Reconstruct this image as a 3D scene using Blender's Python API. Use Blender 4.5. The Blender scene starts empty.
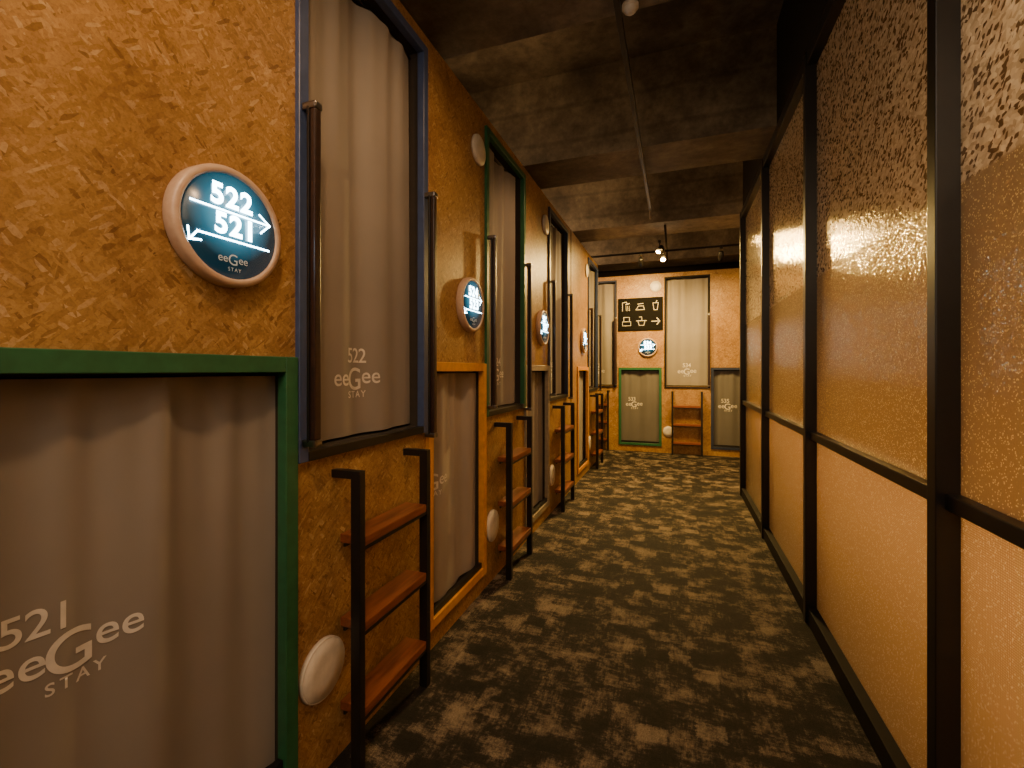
import bpy, bmesh, math, random
from mathutils import Matrix, Vector
random.seed(4)
C=bpy.context.scene.collection
R90=math.pi/2
# ------------------------------------------------------------------ materials
def newmat(n):
    m=bpy.data.materials.new(n); m.use_nodes=True
    nt=m.node_tree; b=nt.nodes['Principled BSDF']; return m,nt,b
def nd(nt,t,ins=None,**kw):
    n=nt.nodes.new(t)
    for k,v in kw.items(): setattr(n,k,v)
    if ins:
        for k,v in ins.items():
            if isinstance(v,bpy.types.NodeSocket): nt.links.new(v,n.inputs[k])
            else: n.inputs[k].default_value=v
    return n
def ramp(nt,fac,stops,interp='LINEAR'):
    r=nt.nodes.new('ShaderNodeValToRGB'); r.color_ramp.interpolation=interp
    e=r.color_ramp.elements
    while len(e)<len(stops): e.new(.5)
    for i,(p,c) in enumerate(stops):
        e[i].position=p; e[i].color=(*c,1)
    nt.links.new(fac,r.inputs[0]); return r.outputs[0]
def mixc(nt,fac,a,b,mode='MIX'):
    n=nt.nodes.new('ShaderNodeMix'); n.data_type='RGBA'; n.blend_type=mode
    for i,v in ((0,fac),(6,a),(7,b)):
        if isinstance(v,bpy.types.NodeSocket): nt.links.new(v,n.inputs[i])
        else: n.inputs[i].default_value=v if i==0 else (*v,1)
    return n.outputs[2]
def math_(nt,op,a,b=0.0,clamp=False):
    n=nt.nodes.new('ShaderNodeMath'); n.operation=op; n.use_clamp=clamp
    for i,v in ((0,a),(1,b)):
        if isinstance(v,bpy.types.NodeSocket): nt.links.new(v,n.inputs[i])
        else: n.inputs[i].default_value=v
    return n.outputs[0]
def maprange(nt,v,a,b,c=0.0,d=1.0):
    n=nd(nt,'ShaderNodeMapRange',{0:v,1:a,2:b,3:c,4:d}); return n.outputs[0]
def bump(nt,b,h,s,d=.01):
    n=nd(nt,'ShaderNodeBump',{'Height':h,'Strength':s,'Distance':d}); nt.links.new(n.outputs[0],b.inputs['Normal']); return n
def simple(n,col,rough=.5,metal=0,noise=.12,scale=30,emit=None,es=0,spec=.5):
    m,nt,b=newmat(n)
    tc=nd(nt,'ShaderNodeTexCoord')
    no=nd(nt,'ShaderNodeTexNoise',{'Vector':tc.outputs['Object'],'Scale':scale,'Detail':4.0})
    lo=tuple(c*(1-noise) for c in col); hi=tuple(min(1,c*(1+noise)) for c in col)
    c=ramp(nt,no.outputs[0],[(.3,lo),(.7,hi)])
    nt.links.new(c,b.inputs['Base Color']); b.inputs['Roughness'].default_value=rough; b.inputs['Metallic'].default_value=metal
    b.inputs['Specular IOR Level'].default_value=spec
    if emit: b.inputs['Emission Color'].default_value=(*emit,1); b.inputs['Emission Strength'].default_value=es
    return m
def osb():
    m,nt,b=newmat('oriented_strand_board')
    tc=nd(nt,'ShaderNodeTexCoord'); co=tc.outputs['Object']
    wn=nd(nt,'ShaderNodeTexNoise',{'Vector':co,'Scale':30.0,'Detail':2.0})
    warp=nd(nt,'ShaderNodeVectorMath',{0:wn.outputs['Color'],1:(.004,.004,.004)},operation='MULTIPLY')
    wc=nd(nt,'ShaderNodeVectorMath',{0:co,1:warp.outputs[0]},operation='ADD')
    outs=[]
    for ang,sc in ((.15,(29,10,104)),(1.25,(33,10,112)),(-.7,(30,10,98)),(2.3,(42,10,122)),(.75,(37,10,136))):
        mp=nd(nt,'ShaderNodeMapping',{'Vector':wc.outputs[0],'Rotation':(0,ang,0)})
        sc2=nd(nt,'ShaderNodeVectorMath',{0:mp.outputs[0],1:sc},operation='MULTIPLY')
        v=nd(nt,'ShaderNodeTexVoronoi',{'Vector':sc2.outputs[0],'Scale':1.0})
        outs.append(nd(nt,'ShaderNodeSeparateColor',{0:v.outputs['Color']}))
    def mf(f,x,y):
        n=nt.nodes.new('ShaderNodeMix'); nt.links.new(f,n.inputs[0]); nt.links.new(x,n.inputs[2]); nt.links.new(y,n.inputs[3]); return n.outputs[0]
    v3=outs[0].outputs[0]
    for o_,th in zip(outs[1:],(.5,.55,.6,.65)):
        v3=mf(math_(nt,'GREATER_THAN',o_.outputs[1],th),v3,o_.outputs[0])
    col=ramp(nt,v3,[(0,(.22,.112,.037)),(.08,(.325,.176,.061)),(.5,(.39,.222,.081)),(.9,(.45,.268,.106)),(1,(.54,.365,.18))])
    g=nd(nt,'ShaderNodeTexNoise',{'Vector':co,'Scale':150.0,'Detail':5.0,'Roughness':.75})
    col=mixc(nt,.45,col,ramp(nt,g.outputs[0],[(.36,(.45,.38,.32)),(.54,(1,1,1))]),'MULTIPLY')
    bl=nd(nt,'ShaderNodeTexNoise',{'Vector':co,'Scale':2.6,'Detail':9.0,'Roughness':.78})
    col=mixc(nt,.8,col,ramp(nt,bl.outputs[0],[(.34,(.44,.34,.28)),(.55,(1,1,1))]),'MULTIPLY')
    nt.links.new(col,b.inputs['Base Color']); b.inputs['Roughness'].default_value=.42
    b.inputs['Specular IOR Level'].default_value=.3
    bump(nt,b,v3,.02,.001)
    return m
def carpet():
    m,nt,b=newmat('carpet_tile')
    tc=nd(nt,'ShaderNodeTexCoord'); co=tc.outputs['Object']
    wn=nd(nt,'ShaderNodeTexNoise',{'Vector':co,'Scale':60.0,'Detail':5.0,'Roughness':.85})
    wv=nd(nt,'ShaderNodeVectorMath',{0:wn.outputs['Color'],1:(.06,.045,0)},operation='MULTIPLY')
    ad=nd(nt,'ShaderNodeVectorMath',{0:co,1:wv.outputs[0]},operation='ADD')
    def snapn(step,scale,det):
        sn=nd(nt,'ShaderNodeVectorMath',{0:ad.outputs[0],1:step},operation='SNAP')
        return nd(nt,'ShaderNodeTexNoise',{'Vector':sn.outputs[0],'Scale':scale,'Detail':det,'Roughness':.8}).outputs[0]
    def stretch(sx,sy):
        return nd(nt,'ShaderNodeTexNoise',{'Vector':nd(nt,'ShaderNodeVectorMath',{0:co,1:(sx,sy,1)},operation='MULTIPLY').outputs[0],'Scale':1.0,'Detail':8.0,'Roughness':.88}).outputs[0]
    n1=nd(nt,'ShaderNodeTexNoise',{'Vector':co,'Scale':5.5,'Detail':12.0,'Roughness':.74}).outputs[0]
    s1=stretch(12,80); s2=stretch(85,12)
    n2=snapn((.10,.08,1),8.0,3.0)
    f=math_(nt,'ADD',math_(nt,'ADD',math_(nt,'MULTIPLY',n1,.42),math_(nt,'MULTIPLY',s1,.17)),math_(nt,'ADD',math_(nt,'MULTIPLY',n2,.23),math_(nt,'MULTIPLY',s2,.18)))
    col=ramp(nt,f,[(.44,(.010,.009,.0085)),(.497,(.027,.022,.019)),(.517,(.14,.106,.080)),(.565,(.36,.28,.20))])
    fn=nd(nt,'ShaderNodeTexNoise',{'Vector':co,'Scale':240.0,'Detail':4.0,'Roughness':.85})
    col=mixc(nt,.85,col,ramp(nt,fn.outputs[0],[(.40,(.14,.14,.14)),(.60,(1.0,1.0,1.0))]),'MULTIPLY')
    nt.links.new(col,b.inputs['Base Color']); b.inputs['Roughness'].default_value=.75
    b.inputs['Specular IOR Level'].default_value=.25
    bump(nt,b,fn.outputs[0],.8,.004)
    return m
def concrete():
    m,nt,b=newmat('raw_concrete')
    tc=nd(nt,'ShaderNodeTexCoord'); co=tc.outputs['Object']
    n1=nd(nt,'ShaderNodeTexNoise',{'Vector':co,'Scale':1.8,'Detail':8.0,'Roughness':.66})
    n2=nd(nt,'ShaderNodeTexNoise',{'Vector':co,'Scale':16.0,'Detail':6.0,'Roughness':.7})
    col=ramp(nt,n1.outputs[0],[(.36,(.065,.050,.034)),(.5,(.135,.106,.070)),(.64,(.245,.20,.135))])
    col=mixc(nt,.55,col,ramp(nt,n2.outputs[0],[(.35,(.35,.35,.35)),(.6,(1,1,1))]),'MULTIPLY')
    w=nd(nt,'ShaderNodeTexWave',{'Vector':co,'Scale':1.1,'Distortion':.6},bands_direction='Z')
    col=mixc(nt,.4,col,ramp(nt,w.outputs[1],[(.0,(.3,.3,.3)),(.07,(1,1,1))]),'MULTIPLY')
    nt.links.new(col,b.inputs['Base Color']); b.inputs['Roughness'].default_value=.65
    bump(nt,b,n2.outputs[0],.4,.01)
    return m
def fabric(name,col):
    m,nt,b=newmat(name)
    tc=nd(nt,'ShaderNodeTexCoord'); co=tc.outputs['Object']
    n=nd(nt,'ShaderNodeTexNoise',{'Vector':co,'Scale':300.0,'Detail':2.0})
    n2=nd(nt,'ShaderNodeTexNoise',{'Vector':co,'Scale':3.0,'Detail':3.0})
    c=ramp(nt,n2.outputs[0],[(.3,tuple(x*.92 for x in col)),(.7,tuple(x*1.06 for x in col))])
    nt.links.new(c,b.inputs['Base Color']); b.inputs['Roughness'].default_value=.7
    b.inputs['Sheen Weight'].default_value=.1
    bump(nt,b,n.outputs[0],.15,.001); return m
def wood(name,c1,c2):
    m,nt,b=newmat(name)
    tc=nd(nt,'ShaderNodeTexCoord')
    mp=nd(nt,'ShaderNodeMapping',{'Vector':tc.outputs['Object'],'Scale':(3,30,30)})
    n=nd(nt,'ShaderNodeTexNoise',{'Vector':mp.outputs[0],'Scale':2.0,'Detail':5.0})
    nt.links.new(ramp(nt,n.outputs[0],[(.3,c1),(.7,c2)]),b.inputs['Base Color']); b.inputs['Roughness'].default_value=.35
    return m
def glass(name,kind):
    m=bpy.data.materials.new(name); m.use_nodes=True; nt=m.node_tree
    for n in list(nt.nodes): nt.nodes.remove(n)
    out=nt.nodes.new('ShaderNodeOutputMaterial')
    tc=nd(nt,'ShaderNodeTexCoord'); co=tc.outputs['Object']
    xyz=nd(nt,'ShaderNodeSeparateXYZ',{0:co})
    spark=nd(nt,'ShaderNodeTexNoise',{'Vector':co,'Scale':230.0,'Detail':3.0,'Roughness':.8})
    sp2=nd(nt,'ShaderNodeTexVoronoi',{'Vector':co,'Scale':320.0})
    zone=None
    if kind=='upper':
        v=nd(nt,'ShaderNodeTexVoronoi',{'Vector':nd(nt,'ShaderNodeVectorMath',{0:co,1:(60,75,110)},operation='MULTIPLY').outputs[0],'Scale':1.0})
        rot=nd(nt,'ShaderNodeMapping',{'Vector':co,'Rotation':(.9,0,0)})
        r2=nd(nt,'ShaderNodeVectorMath',{0:rot.outputs[0],1:(60,70,140)},operation='MULTIPLY')
        v2=nd(nt,'ShaderNodeTexVoronoi',{'Vector':r2.outputs[0],'Scale':1.0})
        s1=nd(nt,'ShaderNodeSeparateColor',{0:v.outputs['Color']}); s2=nd(nt,'ShaderNodeSeparateColor',{0:v2.outputs['Color']})
        dk=math_(nt,'MAXIMUM',math_(nt,'GREATER_THAN',s1.outputs[0],.87),math_(nt,'GREATER_THAN',s2.outputs[0],.90))
        var=mixc(nt,s1.outputs[1],(.58,.48,.34),(.95,.86,.70))
        chips=mixc(nt,dk,var,(.22,.15,.08))
        sc=nd(nt,'ShaderNodeSeparateColor',{0:sp2.outputs['Color']})
        frost=mixc(nt,spark.outputs[0],(.34,.27,.185),(.60,.47,.31))
        frost=mixc(nt,math_(nt,'GREATER_THAN',sc.outputs[0],.91),frost,(1,.90,.55))  # sparkling reflections put into the frost colour as pale gold specks
        zone=maprange(nt,xyz.outputs[2],1.765,1.775)
        col=mixc(nt,zone,frost,chips)
    else:
        w1=nd(nt,'ShaderNodeTexWave',{'Vector':co,'Scale':55.0},bands_direction='Z')
        w2=nd(nt,'ShaderNodeTexWave',{'Vector':co,'Scale':55.0},bands_direction='Y')
        f=math_(nt,'MULTIPLY',w1.outputs[1],w2.outputs[1])
        col=ramp(nt,f,[(0,(.58,.45,.29)),(.6,(.88,.73,.51))])
        sc=nd(nt,'ShaderNodeSeparateColor',{0:sp2.outputs['Color']})
        col=mixc(nt,math_(nt,'GREATER_THAN',sc.outputs[0],.93),col,(1,.97,.8))  # glints coloured in as scattered pale specks
    di=nd(nt,'ShaderNodeBsdfDiffuse',{'Color':col}); tr=nd(nt,'ShaderNodeBsdfTranslucent',{'Color':col})
    mx=nd(nt,'ShaderNodeMixShader',{0:.7,1:di.outputs[0],2:tr.outputs[0]})
    geo=nd(nt,'ShaderNodeNewGeometry')
    off=nd(nt,'ShaderNodeVectorMath',{0:sp2.outputs['Color'],1:(.5,.5,.5)},operation='SUBTRACT')
    if zone:
        kk=maprange(nt,zone,0.0,1.0,.30,.12)
        off2=nd(nt,'ShaderNodeVectorMath',{0:off.outputs[0],'Scale':kk},operation='SCALE')
    else:
        off2=nd(nt,'ShaderNodeVectorMath',{0:off.outputs[0],1:(.20,.20,.20)},operation='MULTIPLY')
    nn=nd(nt,'ShaderNodeVectorMath',{0:geo.outputs['Normal'],1:off2.outputs[0]},operation='ADD')
    nrm=nd(nt,'ShaderNodeVectorMath',{0:nn.outputs[0]},operation='NORMALIZE')
    gl=nd(nt,'ShaderNodeBsdfGlossy',{'Color':(1,.90,.75,1),'Roughness':.12,'Normal':nrm.outputs[0]})
    fr=nd(nt,'ShaderNodeFresnel',{'IOR':1.55})
    fac=math_(nt,'ADD',math_(nt,'MULTIPLY',fr.outputs[0],1.1),.08,True)
    fin=nd(nt,'ShaderNodeMixShader',{0:fac,1:mx.outputs[0],2:gl.outputs[0]})
    nt.links.new(fin.outputs[0],out.inputs[0]); return m
def facemat():
    m,nt,b=newmat('teal_acrylic_with_halo')
    tc=nd(nt,'ShaderNodeTexCoord')
    ln=nd(nt,'ShaderNodeVectorMath',{0:tc.outputs['Object'],1:(0,-.034,.028)},operation='DISTANCE')
    f=maprange(nt,ln.outputs['Value'],.03,.115,1.0,0.0)
    b.inputs['Base Color'].default_value=(.01,.03,.045,1); b.inputs['Roughness'].default_value=.25
    c=ramp(nt,f,[(0,(.003,.022,.034)),(.4,(.025,.17,.26)),(1,(.14,.58,.80))])  # halo around the lit numbers put into the face as radial emission
    nt.links.new(c,b.inputs['Emission Color']); b.inputs['Emission Strength'].default_value=.85
    return m

OSB=osb(); CARPET=carpet(); CONC=concrete()
BLACK=simple('black_steel',(.010,.009,.009),.4,.1)
BLACKM=simple('matt_black_paint',(.012,.010,.009),.7,spec=.2)
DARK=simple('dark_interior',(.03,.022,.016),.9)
BLUE=simple('blue_paint',(.045,.07,.17),.4); GREEN=simple('green_paint',(.022,.115,.05),.4)
ORANGE=simple('orange_paint',(.62,.28,.03),.4); CREAM=simple('cream_paint',(.30,.25,.18),.4); NAVY=simple('navy_paint',(.02,.03,.07),.4)
FAB=fabric('taupe_curtain_fabric',(.235,.205,.180)); LET=simple('pale_print',(.68,.63,.57),.7)
FABL=fabric('light_taupe_curtain_fabric',(.33,.285,.24)); FABD=fabric('dark_grey_curtain_fabric',(.12,.11,.105))
TREAD=wood('red_brown_wood',(.12,.033,.014),(.25,.075,.028))
BROWN=wood('dark_brown_grip',(.016,.008,.007),(.035,.015,.011))
CHROME=simple('brushed_chrome',(.22,.21,.21),.3,1)
WHITE=simple('white_plastic',(.72,.66,.57),.4); WHITE2=simple('white_plastic_rim',(.62,.56,.48),.45)
RIM=wood('pale_pink_wood_rim',(.50,.34,.25),(.58,.42,.31))
FACE=facemat()
GLOW=simple('lit_white_acrylic',(.9,.95,1),.4,emit=(.55,.85,1),es=24)
GREY=simple('grey_print',(.5,.55,.55),.5,emit=(.5,.6,.6),es=.15)  # unlit print, given a faint glow of its own
BOARD=simple('black_board',(.004,.0035,.003),.7,spec=.08)
BULB=simple('lamp_lens',(1,.8,.5),.4,emit=(1,.66,.32),es=300)
PINE=wood('plain_plaster',(.3,.22,.15),(.36,.27,.18))
# ------------------------------------------------------------------ helpers
def obj(name,me,parent=None,loc=(0,0,0),rz=0,mat=None):
    if mat and not me.materials: me.materials.append(mat)
    o=bpy.data.objects.new(name,me); C.objects.link(o)
    o.location=loc; o.rotation_euler=(0,0,rz)
    if parent: o.parent=parent
    return o
def tag(o,label,cat,group=None,kind=None):
    o['label']=label; o['category']=cat
    if group:o['group']=group
    if kind:o['kind']=kind
    return o
def empty(name,loc,rz=0):
    o=bpy.data.objects.new(name,None); o.empty_display_size=.1; C.objects.link(o); o.location=loc; o.rotation_euler=(0,0,rz); return o
def addbox(bm,x0,x1,y0,y1,z0,z1,mi=0):
    v=[bm.verts.new(p) for p in ((x0,y0,z0),(x1,y0,z0),(x1,y1,z0),(x0,y1,z0),(x0,y0,z1),(x1,y0,z1),(x1,y1,z1),(x0,y1,z1))]
    fs=[]
    for q in ((3,2,1,0),(4,5,6,7),(0,1,5,4),(1,2,6,5),(2,3,7,6),(3,0,4,7)):
        f=bm.faces.new([v[i] for i in q]); f.material_index=mi; fs.append(f)
    return v,fs
def fin(bm,name,smooth=False):
    bmesh.ops.recalc_face_normals(bm,faces=bm.faces[:])
    me=bpy.data.meshes.new(name); bm.to_mesh(me); bm.free()
    if smooth:
        for p in me.polygons:p.use_smooth=True
    return me
def boxes(name,lst,bev=.002):
    bm=bmesh.new()
    for b in lst: addbox(bm,*b)
    if bev: bmesh.ops.bevel(bm,geom=bm.edges[:],offset=bev,segments=2,affect='EDGES',profile=.6)
    return fin(bm,name)
def lathe(name,prof,seg=48,axis='y'):
    bm=bmesh.new(); rings=[]
    for r,d in prof:
        if r<1e-6:
            rings.append([bm.verts.new((0,-d,0) if axis=='y' else (0,0,d))])
        else:
            ring=[]
            for i in range(seg):
                a=2*math.pi*i/seg
                ring.append(bm.verts.new((r*math.cos(a),-d,r*math.sin(a)) if axis=='y' else (r*math.cos(a),r*math.sin(a),d)))
            rings.append(ring)
    for a,b in zip(rings,rings[1:]):
        for i in range(seg):
            j=(i+1)%seg
            if len(a)==1 and len(b)==1: continue
            if len(a)==1: bm.faces.new((a[0],b[i],b[j]))
            elif len(b)==1: bm.faces.new((a[i],a[j],b[0]))
            else: bm.faces.new((a[i],a[j],b[j],b[i]))
    return fin(bm,name,True)
def tube(name,pts,r,seg=12):
    bm=bmesh.new(); rings=[]
    P=[Vector(p) for p in pts]
    for i,p in enumerate(P):
        if i==0:d=P[1]-P[0]
        elif i==len(P)-1:d=P[-1]-P[-2]
        else:d=(P[i+1]-p).normalized()+(p-P[i-1]).normalized()
        q=d.to_track_quat('Z','Y')
        rings.append([bm.verts.new(p+q@Vector((r*math.cos(2*math.pi*k/seg),r*math.sin(2*math.pi*k/seg),0))) for k in range(seg)])
    for a,b in zip(rings,rings[1:]):
        for k in range(seg): bm.faces.new((a[k],a[(k+1)%seg],b[(k+1)%seg],b[k]))
    bm.faces.new(rings[0]); bm.faces.new(rings[-1])
    return fin(bm,name,True)
def text_bm(bm,s,size,cx,cz,bold=0,align='CENTER',spacing=1.0,y=0):
    cu=bpy.data.curves.new('t','FONT'); cu.body=s; cu.size=size; cu.align_x=align; cu.align_y='CENTER'; cu.offset=bold; cu.space_character=spacing
    o=bpy.data.objects.new('t',cu); C.objects.link(o)
    bpy.context.view_layer.update()
    me=bpy.data.meshes.new_from_object(o)
    me.transform(Matrix(((1,0,0,cx),(0,0,-1,y),(0,1,0,cz),(0,0,0,1))))
    bm.from_mesh(me)
    bpy.data.objects.remove(o); bpy.data.curves.remove(cu); bpy.data.meshes.remove(me)
def strip(bm,pts,w,y=0):
    for (x0,z0),(x1,z1) in zip(pts,pts[1:]):
        d=Vector((x1-x0,z1-z0)).normalized()*(w/2); n=Vector((-d.y,d.x))
        vs=[bm.verts.new((a,y,b)) for a,b in ((x0-d.x+n.x,z0-d.y+n.y),(x0-d.x-n.x,z0-d.y-n.y),(x1+d.x-n.x,z1+d.y-n.y),(x1+d.x+n.x,z1+d.y+n.y))]
        bm.faces.new(vs)
cache={}
def cm(key,fn):
    if key not in cache: cache[key]=fn()
    return cache[key]
# ------------------------------------------------------------------ logo on cloth
def logo_bm(number,s=1.0,nx=-.07,nz=.078):
    bm=bmesh.new()
    b=.0005
    text_bm(bm,'ee',.090*s,-.080*s,0,b)
    text_bm(bm,'G',.122*s,.0,-.008*s,b)
    text_bm(bm,'ee',.090*s,.085*s,.006*s,b)
    text_bm(bm,number,.080*s,nx*s,nz*s,b,spacing=.92)
    text_bm(bm,'STAY',.036*s,.01*s,-.064*s,.0004,spacing=1.35)
    bmesh.ops.triangulate(bm,faces=bm.faces[:])
    for _ in range(3):
        ed=[e for e in bm.edges if e.calc_length()>.008]
        if not ed: break
        bmesh.ops.subdivide_edges(bm,edges=ed,cuts=1)
        bmesh.ops.triangulate(bm,faces=bm.faces[:])
    return bm
def wavef(seed,h,n,amp):
    rr=random.Random(seed); ph=[rr.uniform(0,6.28) for _ in range(6)]
    def f(x,z):
        t=z/h
        a=amp*(.65+.35*t)
        u=math.sin(n*x+ph[0]+.4*math.sin(1.8*z+ph[1]))
        v=math.sin(n*2.1*x+ph[2]+.5*math.sin(1.4*z+ph[4]))
        y=a*(.72*u+.42*v)+a*.2*math.sin(n*4.3*x+ph[5])*t*t
        return y
    return f
def curtain(loc,rz,w,h,number,seed,lx,lz,s,label,nx=-.07,nz=.078,amp=.015,n=17,mat=None):
    c=empty('curtain',loc,rz); tag(c,label,'curtain',group='bunk curtains along the corridor')
    f=wavef(seed,h,n,amp)
    bm=bmesh.new(); NX=150;NZ=26
    g=[[bm.verts.new((w*i/NX,f(w*i/NX,h*j/NZ),h*j/NZ)) for i in range(NX+1)] for j in range(NZ+1)]
    for j in range(NZ):
        for i in range(NX): bm.faces.new((g[j][i],g[j][i+1],g[j+1][i+1],g[j+1][i]))
    obj('cloth',fin(bm,'cloth',True),c,mat=mat or FAB)
    bm=logo_bm(number,s,nx,nz)
    for v in bm.verts:
        v.co.x+=lx; v.co.z+=lz
    kill=[v for v in bm.verts if v.co.x<.004 or v.co.x>w-.004]
    bmesh.ops.delete(bm,geom=kill,context='VERTS')
    for v in bm.verts: v.co.y=f(v.co.x,v.co.z)-.0013
    me=bpy.data.meshes.new('lettering'); bm.to_mesh(me); bm.free()
    obj('lettering',me,c,mat=LET)
    rod=tube('curtain_rod',[(.002,.012,h+.012),(w-.002,.012,h+.012)],.008)
    obj('curtain_rod',rod,c,mat=BLACK)
def frame(loc,rz,w,z0,z1,t,mat,label,upper):
    e=empty('bunk_opening_frame',(loc[0],loc[1],z0),rz); tag(e,label,'frame',group='painted bunk opening frames')
    p=.016; d=.018; h=z1-z0
    bm=bmesh.new()
    addbox(bm,0,t,-p,d,0,h); addbox(bm,w-t,w,-p,d,0,h)
    addbox(bm,t,w-t,-p,d,h-t,h)
    if not upper: addbox(bm,t,w-t,-p,d,0,t)
    bmesh.ops.bevel(bm,geom=bm.edges[:],offset=.002,segments=1,affect='EDGES')
    obj('surround',fin(bm,'surround'),e,mat=mat)
    if upper: obj('sill',boxes('sill',[(t,w-t,-p,d,0,t*.8)],.002),e,mat=BLACK)['label']='sill coloured black as shadow'  # upper sill blackened to stand for the dark shadow under the curtain
    else: obj('sill',boxes('sill',[(t,w-t,-.004,d,t,t+.03)],.002),e,mat=BLACK)['label']='black sill strip'
def grab(loc,rz,h=1.0):
    e=empty('grab_bar',loc,rz); tag(e,'dark brown vertical grab bar with metal end brackets','grab bar',group='grab bars at upper bunks')
    obj('grip',cm(('grip',h),lambda:boxes('grip',[(-.013,.013,-.050,-.030,.02,h-.02)],.005)),e,mat=BROWN)
    obj('backing_channel',cm(('chan',h),lambda:boxes('backing_channel',[(-.016,.016,-.030,-.0205,.012,h-.012)],.002)),e,mat=BLACK)
    for z in (0,h-.022):
        b=obj('end_bracket',cm('brk',lambda:boxes('end_bracket',[(-.016,.016,-.053,0,0,.022)],.006)),e,loc=(0,0,z),mat=CHROME); b['label']='grey metal end bracket'
def ladder(loc,rz,w=.42):
    e=empty('ladder',loc,rz); tag(e,'short black steel bunk ladder with three red-brown wooden treads','ladder',group='bunk ladders')
    for x in (0,w):
        obj('post',cm('post',lambda:boxes('post',[(-.014,.014,-.036,0,0,.972)],.002)),e,loc=(x,0,0),mat=BLACK)
        obj('hook',cm('hook',lambda:boxes('hook',[(-.014,.014,0,.078,.945,.972)],.002)),e,loc=(x,0,0),mat=BLACK)
    for z in (.74,.46,.18):
        obj('tread',cm(('tread',w),lambda:boxes('tread',[(.0145,w-.0145,-.034,.066,-.018,.012)],.003)),e,loc=(0,0,z),mat=TREAD)
        obj('tread_bracket',cm(('tb',w),lambda:boxes('tread_bracket',[(.0145,w-.0145,-.034,-.026,-.030,-.018),(.0145,w-.0145,.045,.053,-.030,-.018)],.0)),e,loc=(0,0,z),mat=BLACK)
def rsign(loc,rz,up,down):
    e=empty('room_number_sign',loc,rz); tag(e,'round lit sign reading %s and %s with pale rim'%(up,down),'sign',group='round room number signs')
    obj('rim',cm('rim',lambda:lathe('rim',[(.128,0),(.144,0),(.147,.004),(.147,.030),(.144,.036),(.134,.038),(.129,.036),(.127,.028)])),e,mat=RIM)
    obj('sign_face',cm('sface',lambda:lathe('sign_face',[(0,.032),(.1275,.032),(.1275,.0),(0,0)])),e,mat=FACE)
    y=-.0345
    bm=bmesh.new()
    text_bm(bm,up,.070,-.002,.068,.0024,y=y,spacing=1.12); text_bm(bm,down,.070,.008,.0,.0024,y=y,spacing=1.12)
    strip(bm,[(-.106,.034),(.104,.034)],.0045,y); strip(bm,[(.076,.054),(.107,.034),(.080,.008)],.0045,y)
    strip(bm,[(.104,-.034),(-.090,-.034),(-.106,-.054)],.0045,y); strip(bm,[(-.112,-.030),(-.109,-.057),(-.082,-.053)],.0045,y)
    me=bpy.data.meshes.new('lit_lettering'); bm.to_mesh(me); bm.free()
    obj('lit_lettering',me,e,mat=GLOW)
    def sm():
        bm=bmesh.new()
        text_bm(bm,'ee',.028,-.027,-.081,0,y=y);text_bm(bm,'G',.038,.0,-.083,0,y=y);text_bm(bm,'ee',.028,.028,-.080,0,y=y)
        text_bm(bm,'STAY',.013,.004,-.106,0,spacing=1.3,y=y)
        me=bpy.data.meshes.new('small_lettering'); bm.to_mesh(me); bm.free(); return me
    obj('small_lettering',cm('small',sm),e,mat=GREY)
def vent(loc,rz,r,label):
    e=empty('round_vent_cover',loc,rz); tag(e,label,'vent cover',group='round white vent covers')
    obj('rim',cm(('vr',r),lambda:lathe('rim',[(r*.95,0),(r,0),(r,.012),(r*.985,.015),(r*.96,.016),(r*.955,.013)])),e,mat=WHITE2)
    obj('cover',cm(('vc',r),lambda:lathe('cover',[(0,0),(r*.955,0),(r*.955,.014),(r*.94,.0165),(r*.4,.017),(0,.017)])),e,mat=WHITE)
# ------------------------------------------------------------------ walls with openings
def wall(name,loc,rz,x0,x1,h,holes,depth=1.1,label=''):
    bm=bmesh.new()
    xs=sorted({x0,x1,*[a for q in holes for a in q[:2]]}); zs=sorted({0,h,*[a for q in holes for a in q[2:]]})
    def q(pts,mi=0):
        f=bm.faces.new([bm.verts.new(p) for p in pts]); f.material_index=mi
    for a,b in zip(xs,xs[1:]):
        for c,d in zip(zs,zs[1:]):
            mx,mz=(a+b)/2,(c+d)/2
            if any(H[0]<mx<H[1] and H[2]<mz<H[3] for H in holes): continue
            q([(a,0,c),(b,0,c),(b,0,d),(a,0,d)])
    D=.16
    for a,b,c,d in holes:
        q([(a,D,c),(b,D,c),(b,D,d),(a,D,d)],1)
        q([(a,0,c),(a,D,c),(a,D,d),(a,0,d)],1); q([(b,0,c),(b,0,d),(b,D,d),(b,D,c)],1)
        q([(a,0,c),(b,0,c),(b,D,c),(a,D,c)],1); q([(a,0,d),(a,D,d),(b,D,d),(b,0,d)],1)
    q([(x0,0,h),(x1,0,h),(x1,depth,h),(x0,depth,h)]); q([(x1,0,0),(x1,depth,0),(x1,depth,h),(x1,0,h)])
    q([(x0,0,0),(x0,0,h),(x0,depth,h),(x0,depth,0)])
    me=bpy.data.meshes.new(name); bm.to_mesh(me); bm.free()
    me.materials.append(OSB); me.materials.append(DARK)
    o=obj(name,me,None,loc,rz); tag(o,label,'wall',kind='structure'); return o
XL=-1.07; H=2.82; YB=7.53
offs=[0,1.43,2.86,4.79]
U0,UW=1.06,.75
LZ0,LZ1,UZ0,UZ1=.10,1.338,1.02,2.755
holes=[]
ucol=[BLUE,GREEN,NAVY,BLUE]; lcol=[GREEN,ORANGE,CREAM,ORANGE]; un=['blue','green','navy','blue']; ln=['green','orange','cream','orange']
Ls=[(.325 if k==0 else .385+o,1.057+o) for k,o in enumerate(offs)]
for k,o in enumerate(offs):
    holes.append((U0+o+.03,U0+o+UW-.03,UZ0+.03,UZ1-.03))
    holes.append((Ls[k][0]+.03,Ls[k][1]-.03,LZ0+.03,LZ1-.03))
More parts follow.
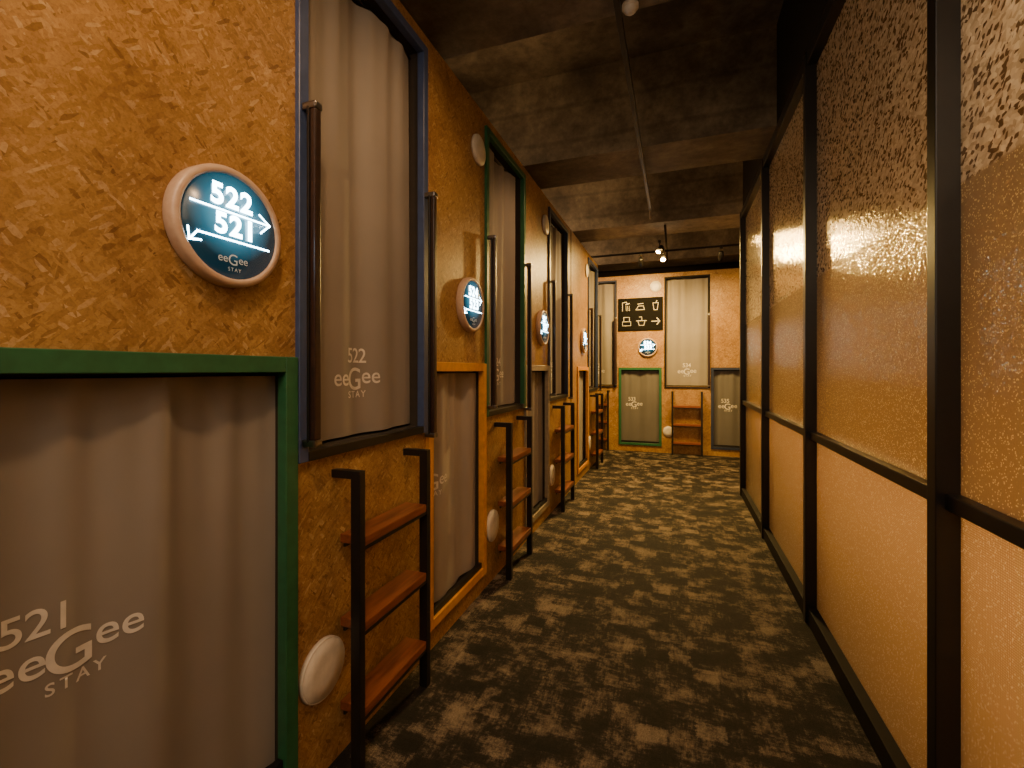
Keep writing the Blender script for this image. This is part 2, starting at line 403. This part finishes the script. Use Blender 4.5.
wall('wall_left',(XL,0,0),R90,-2.2,6.66,H,holes,label='orange strand board wall of stacked sleeping pods')
for k,o in enumerate(offs):
    nl,nu=str(521+2*k),str(522+2*k)
    l0,l1=Ls[k]; lw=l1-l0
    frame((XL,U0+o,0),R90,UW,UZ0,UZ1,.038,ucol[k],'%s painted frame around upper bunk opening'%un[k],True)
    frame((XL,l0,0),R90,lw,LZ0,LZ1,.045,lcol[k],'%s painted frame around lower bunk opening'%ln[k],False)
    curtain((XL-.052,U0+o+.034,UZ0+.04),R90,UW-.068,UZ1-UZ0-.10,nu,10+k,.31,.21,.97,'taupe fabric curtain printed %s in upper bunk opening'%nu,.01,.084,.024,15)
    curtain((XL-.050,l0+.034,LZ0+.05),R90,lw-.068,LZ1-LZ0-.105,nl,20+k,(.550 if k==0 else .54+o)-l0-.034,.60,.96,'taupe fabric curtain printed %s in lower bunk opening'%nl,-.05,.074,.019,mat=FABL if k==1 else None)
    grab((XL+.016,U0+o+.022,1.07),R90,1.03)
    grab((XL+.016,U0+o+UW-.022,1.0),R90,1.09)
    ladder((XL+.078,U0+o+.165,0),R90)
    rsign((XL,.83+o if k<3 else 5.50,1.655),R90,nu,nl)
    vent((XL,1.165+o,.343),R90,.095,'round white vent cover low on strand board beside ladder')
    if k: vent((XL,.96+o,2.56),R90,.085,'round white vent cover high on strand board')
t=obj('trim_1',boxes('trim_1',[(-.006,.006,-.004,.0,0,H)],0),None,(XL,4.85,0),R90,BLACKM); tag(t,'dark joint between strand board panels','trim',kind='structure')
# back wall
ub=[(-1.57,.67,'532',NAVY,'navy'),(-.17,.66,'534',BLACKM,'black')]
lb=[(-.87,.66,'533',GREEN,'green'),(.50,.66,'535',NAVY,'navy')]
hb=[]
for x,w,*_ in ub: hb.append((x+.025,x+w-.025,UZ0+.025,UZ1-.025))
for x,w,*_ in lb: hb.append((x+.03,x+w-.03,LZ0+.03,LZ1-.03))
wall('wall_back',(0,YB,0),0,-2.2,2.4,H,hb,label='orange strand board end wall of sleeping pods')
for i,(x,w,n,m,cn) in enumerate(ub):
    frame((x,YB,0),0,w,UZ0,UZ1,.026,m,'%s frame around upper bunk opening in end wall'%cn,True)
    curtain((x+.029,YB+.050,UZ0+.04),0,w-.058,UZ1-UZ0-.085,n,40+i,.3,.22,1.1,'taupe fabric curtain printed %s in upper end wall bunk'%n,0,.082,.020)
    grab((x+w-.02,YB-.016,1.05),0,1.1)
    ladder((x+.12,YB-.078,0),0)
for i,(x,w,n,m,cn) in enumerate(lb):
    frame((x,YB,0),0,w,LZ0,LZ1,.038,m,'%s frame around lower bunk opening in end wall'%cn,False)
    curtain((x+.034,YB+.050,LZ0+.05),0,w-.068,LZ1-LZ0-.105,n,50+i,.2,.60,1.05,'dark grey fabric curtain printed %s in lower end wall bunk'%n,-.03,.076,mat=FABD)
rsign((-.42,YB,1.66),0,'534','533')
vent((-.30,YB,2.62),0,.085,'round white vent cover high on end wall')
vent((-.11,YB,.34),0,.08,'round white vent cover low beside end wall ladder')
# info board
e=empty('direction_board',(-.88,YB,1.93),0); tag(e,'black direction board with white facility pictograms and an arrow','sign')
obj('panel',boxes('panel',[(0,.69,-.02,0,0,.52)],.003),e,mat=BOARD)
bm=bmesh.new(); y=-.0215
strip(bm,[(.07,.32),(.07,.45),(.13,.46),(.15,.43)],.008,y); strip(bm,[(.125,.42),(.175,.435)],.012,y)
for q in (.125,.15,.175): strip(bm,[(q,.395),(q+.006,.32)],.005,y)
strip(bm,[(.28,.33),(.41,.33),(.395,.39),(.32,.39),(.28,.33)],.007,y); strip(bm,[(.31,.42),(.39,.43)],.008,y)
strip(bm,[(.54,.43),(.555,.32),(.605,.32),(.62,.43),(.54,.43)],.007,y); strip(bm,[(.58,.43),(.60,.465)],.007,y)
strip(bm,[(.07,.08),(.07,.145),(.20,.145),(.20,.08),(.07,.08)],.007,y); strip(bm,[(.09,.145),(.09,.215),(.18,.215),(.18,.145)],.007,y)
strip(bm,[(.29,.155),(.44,.155)],.009,y); strip(bm,[(.31,.155),(.33,.08),(.40,.08),(.42,.155)],.007,y); strip(bm,[(.37,.165),(.37,.215),(.335,.215)],.007,y)
strip(bm,[(.52,.14),(.64,.14)],.011,y); strip(bm,[(.60,.19),(.645,.14),(.60,.09)],.011,y)
me=bpy.data.meshes.new('pictograms'); bm.to_mesh(me); bm.free()
obj('pictograms',me,e,mat=LET)
# ------------------------------------------------------------------ room shell
def plane(name,pts,mat,label,cat):
    bm=bmesh.new(); bm.faces.new([bm.verts.new(p) for p in pts]); me=bpy.data.meshes.new(name); bm.to_mesh(me); bm.free()
    o=obj(name,me,mat=mat); tag(o,label,cat,kind='structure'); return o
plane('floor',[(-2.3,-2.2,0),(2.5,-2.2,0),(2.5,8.2,0),(-2.3,8.2,0)],CARPET,'charcoal and tan mottled carpet tiles','floor')
bm=bmesh.new(); addbox(bm,-2.3,2.5,-2.3,8.7,3.7,3.8)
for yb in (-2.1,-.2,1.7,3.6,5.5,7.4): addbox(bm,-2.3,2.5,yb,yb+.52,3.0,3.7)
me=fin(bm,'ceiling'); o=obj('ceiling',me,mat=CONC); tag(o,'raw board-formed concrete slab with deep cross beams','ceiling',kind='structure')
plane('wall_front',[(-2.3,-2.2,0),(2.5,-2.2,0),(2.5,-2.2,3.7),(-2.3,-2.2,3.7)],PINE,'plain brown plaster wall','wall')
plane('wall_right',[(2.4,-2.2,0),(2.4,8.2,0),(2.4,8.2,3.7),(2.4,-2.2,3.7)],PINE,'plain brown plaster wall behind the glazed partition','wall')
plane('wall_side',[(-2.2,-2.2,0),(-2.2,8.2,0),(-2.2,8.2,3.7),(-2.2,-2.2,3.7)],DARK,'dark wall behind the sleeping pods','wall')
plane('wall_rear',[(-2.3,8.65,0),(2.5,8.65,0),(2.5,8.65,3.7),(-2.3,8.65,3.7)],DARK,'dark wall behind the end pods','wall')
o=obj('trim_2',boxes('trim_2',[(.66,.74,-2.2,5.30,2.93,3.7)],0),mat=BLACKM); tag(o,'matt black bulkhead above glazed partition','trim',kind='structure')
# ------------------------------------------------------------------ glass partition
G=empty('glass_partition',(.68,0,0)); tag(G,'black steel framed partition with patterned translucent glass','partition')
GU=glass('chipped_pattern_glass','upper'); GLm=glass('fine_mesh_glass','lower')
ms=[-2.18,-1.0,.24,1.485,2.73,3.98,5.235]
for a in ms: obj('mullion',boxes('mullion',[(-.055,.03,a-.022,a+.022,0,2.93)],.003),G,mat=BLACK)
obj('top_rail',boxes('top_rail',[(-.05,.03,-2.2,5.257,2.86,2.93)],.003),G,mat=BLACK)
obj('bottom_rail',boxes('bottom_rail',[(-.045,.03,-2.2,5.257,0,.085)],.003),G,mat=BLACKM)
obj('middle_rail',boxes('middle_rail',[(-.035,.02,-2.2,5.257,.945,.985)],.003),G,mat=BLACK)
for a,b in zip(ms,ms[1:]):
    p=obj('glass_panel',boxes('glass_panel',[(-.004,.004,a+.022,b-.022,.985,2.86)],0),G,mat=GU); p['label']='frosted glass with chipped shard pattern above'
    p=obj('glass_panel',boxes('glass_panel',[(-.004,.004,a+.022,b-.022,.085,.945)],0),G,mat=GLm); p['label']='peach translucent glass with fine mesh'
# ------------------------------------------------------------------ ceiling services
e=empty('lighting_track',(-.25,0,2.955)); tag(e,'long black lighting track hung beneath the concrete beams','track')
obj('rail',boxes('rail',[(-.014,.014,-.6,4.9,-.014,.014)],.003),e,mat=BLACK)
for yy in (-.05,1.9,3.85): obj('hanger',tube('hanger',[(0,yy,.012),(0,yy,.046)],.008),e,mat=BLACK)
obj('end_drop',tube('end_drop',[(0,4.88,0),(0,4.93,-.005),(0,4.95,-.03),(0,4.95,-.08)],.010),e,mat=CHROME)
o=obj('cable_conduit',tube('cable_conduit',[(-2.0,6.45,2.9),(.9,6.45,2.9),(2.3,6.45,2.9)],.014),mat=BLACKM); tag(o,'black conduit running across the ceiling','pipe')
o=obj('cable_conduit',tube('cable_conduit',[(-.12,5.6,2.985),(-.12,6.43,2.985),(-.12,7.4,2.985)],.012),mat=BLACKM); tag(o,'black conduit under concrete beam','pipe')
e=empty('smoke_detector',(-.20,2.18,3.0)); tag(e,'small round white smoke detector below concrete beam','smoke detector')
obj('base',lathe('base',[(0,0),(.038,0),(.038,-.016),(0,-.016)],32,'z'),e,mat=WHITE2)
obj('sensor_head',lathe('sensor_head',[(.030,-.016),(.028,-.030),(.016,-.040),(0,-.040)],32,'z'),e,mat=WHITE)
def spot(loc,aim,label):
    e=empty('track_spotlight',loc); tag(e,label,'spotlight',group='ceiling spotlights')
    obj('mount',cm('mnt',lambda:boxes('mount',[(-.018,.018,-.05,.05,-.03,0)],.003)),e,mat=BLACK)
    obj('arm',cm('arm',lambda:tube('arm',[(0,0,-.03),(0,0,-.085)],.007)),e,mat=BLACK)
    d=Vector(aim)-Vector(loc); q=(-d).to_track_quat('Z','Y')
    h=obj('lamp_head',cm('head',lambda:lathe('lamp_head',[(0,.07),(.026,.07),(.032,.06),(.036,-.04),(.032,-.04),(.029,-.02)],32,'z')),e,loc=(0,0,-.12),mat=BLACK); h.rotation_euler=q.to_euler()
    l=obj('lens',cm('lens',lambda:lathe('lens',[(0,-.034),(.02,-.034),(.031,-.028),(.031,-.024),(0,-.024)],32,'z')),e,loc=(0,0,-.12),mat=BULB); l.rotation_euler=q.to_euler()
    p=Vector(loc)+Vector((0,0,-.12))+d.normalized()*.06
    return p,d
WARM=(1,.58,.26); GOLD=(1,.62,.17)
def lspot(p,d,en,ang=100,blend=.8,col=WARM,size=.04):
    L=bpy.data.lights.new('spot_lamp','SPOT'); L.energy=en; L.color=col; L.spot_size=math.radians(ang); L.spot_blend=blend; L.shadow_soft_size=size
    o=bpy.data.objects.new('spot_lamp',L); C.objects.link(o); o.location=p; o.rotation_euler=Vector(d).to_track_quat('-Z','Y').to_euler()
def area(loc,direction,sx,sy,en,col):
    L=bpy.data.lights.new('room_and_fill_light','AREA'); L.shape='RECTANGLE'; L.size=sx; L.size_y=sy; L.energy=en; L.color=col
    o=bpy.data.objects.new('room_and_fill_light',L); C.objects.link(o); o.location=loc; o.rotation_euler=Vector(direction).to_track_quat('-Z','Y').to_euler()
for loc,aim,en,an in (((-.45,6.45,2.886),(-.55,YB,1.9),235,120),((-.16,6.35,2.90),(-.02,3.8,.0),260,110),((.55,6.45,2.886),(.75,YB,1.2),110,125),((-.20,6.2,2.973),(-1.0,5.2,1.2),100,120)):
    p,d=spot(loc,aim,'small black ceiling spotlight with warm lit lens'); lspot(p,d,en,an,1,col=GOLD)
area((-.1,6.1,2.85),(0,.1,-1),.8,.3,75,GOLD)
for yy,aim,en in ((.15,(-1.07,.62,1.9),64),(1.45,(-1.07,1.75,1.7),30),(3.0,(-1.07,3.2,1.5),44),(4.6,(-1.07,4.6,1.3),56)):
    lspot((-.25,yy,2.90),Vector(aim)-Vector((-.25,yy,2.9)),en,95,1,size=.06)
# room behind glass
area((1.35,2.2,.95),(-1,0,.0),5.0,.35,112,(1,.59,.25))
area((1.5,4.6,1.9),(-1,0,.0),2.0,1.2,14,(1,.54,.22))
area((1.2,.80,2.3),(-1,-.1,.0),.8,.8,26,(1,.78,.55))
# soft ceiling light near camera, then added fill lights to brighten the concrete
area((-.2,-.6,2.9),(0,.25,-1),1.2,1.6,32,(1,.76,.54))
area((-.1,-.9,2.2),(0,1,.0),1.2,.8,10,(1,.74,.48))  # added forward fill, no fixture, lights the beam faces
for yy,en in ((2.7,6),(4.8,11),(6.7,12)):
    area((-1.5,yy,2.95),(.8,.45,.6),.5,.5,en,(1,.62,.30))  # added hidden uplights, no fixtures above the pods
w=bpy.data.worlds.new('world'); bpy.context.scene.world=w; w.use_nodes=True
w.node_tree.nodes['Background'].inputs[0].default_value=(.05,.03,.015,1); w.node_tree.nodes['Background'].inputs[1].default_value=.4
cam=bpy.data.cameras.new('camera'); co=bpy.data.objects.new('camera',cam); C.objects.link(co)
cam.sensor_width=36; cam.lens=16; cam.shift_y=-14/1024; cam.clip_start=.02
co.location=(0,0,1.3); co.rotation_euler=(R90,0,math.radians(19.8))
bpy.context.scene.camera=co
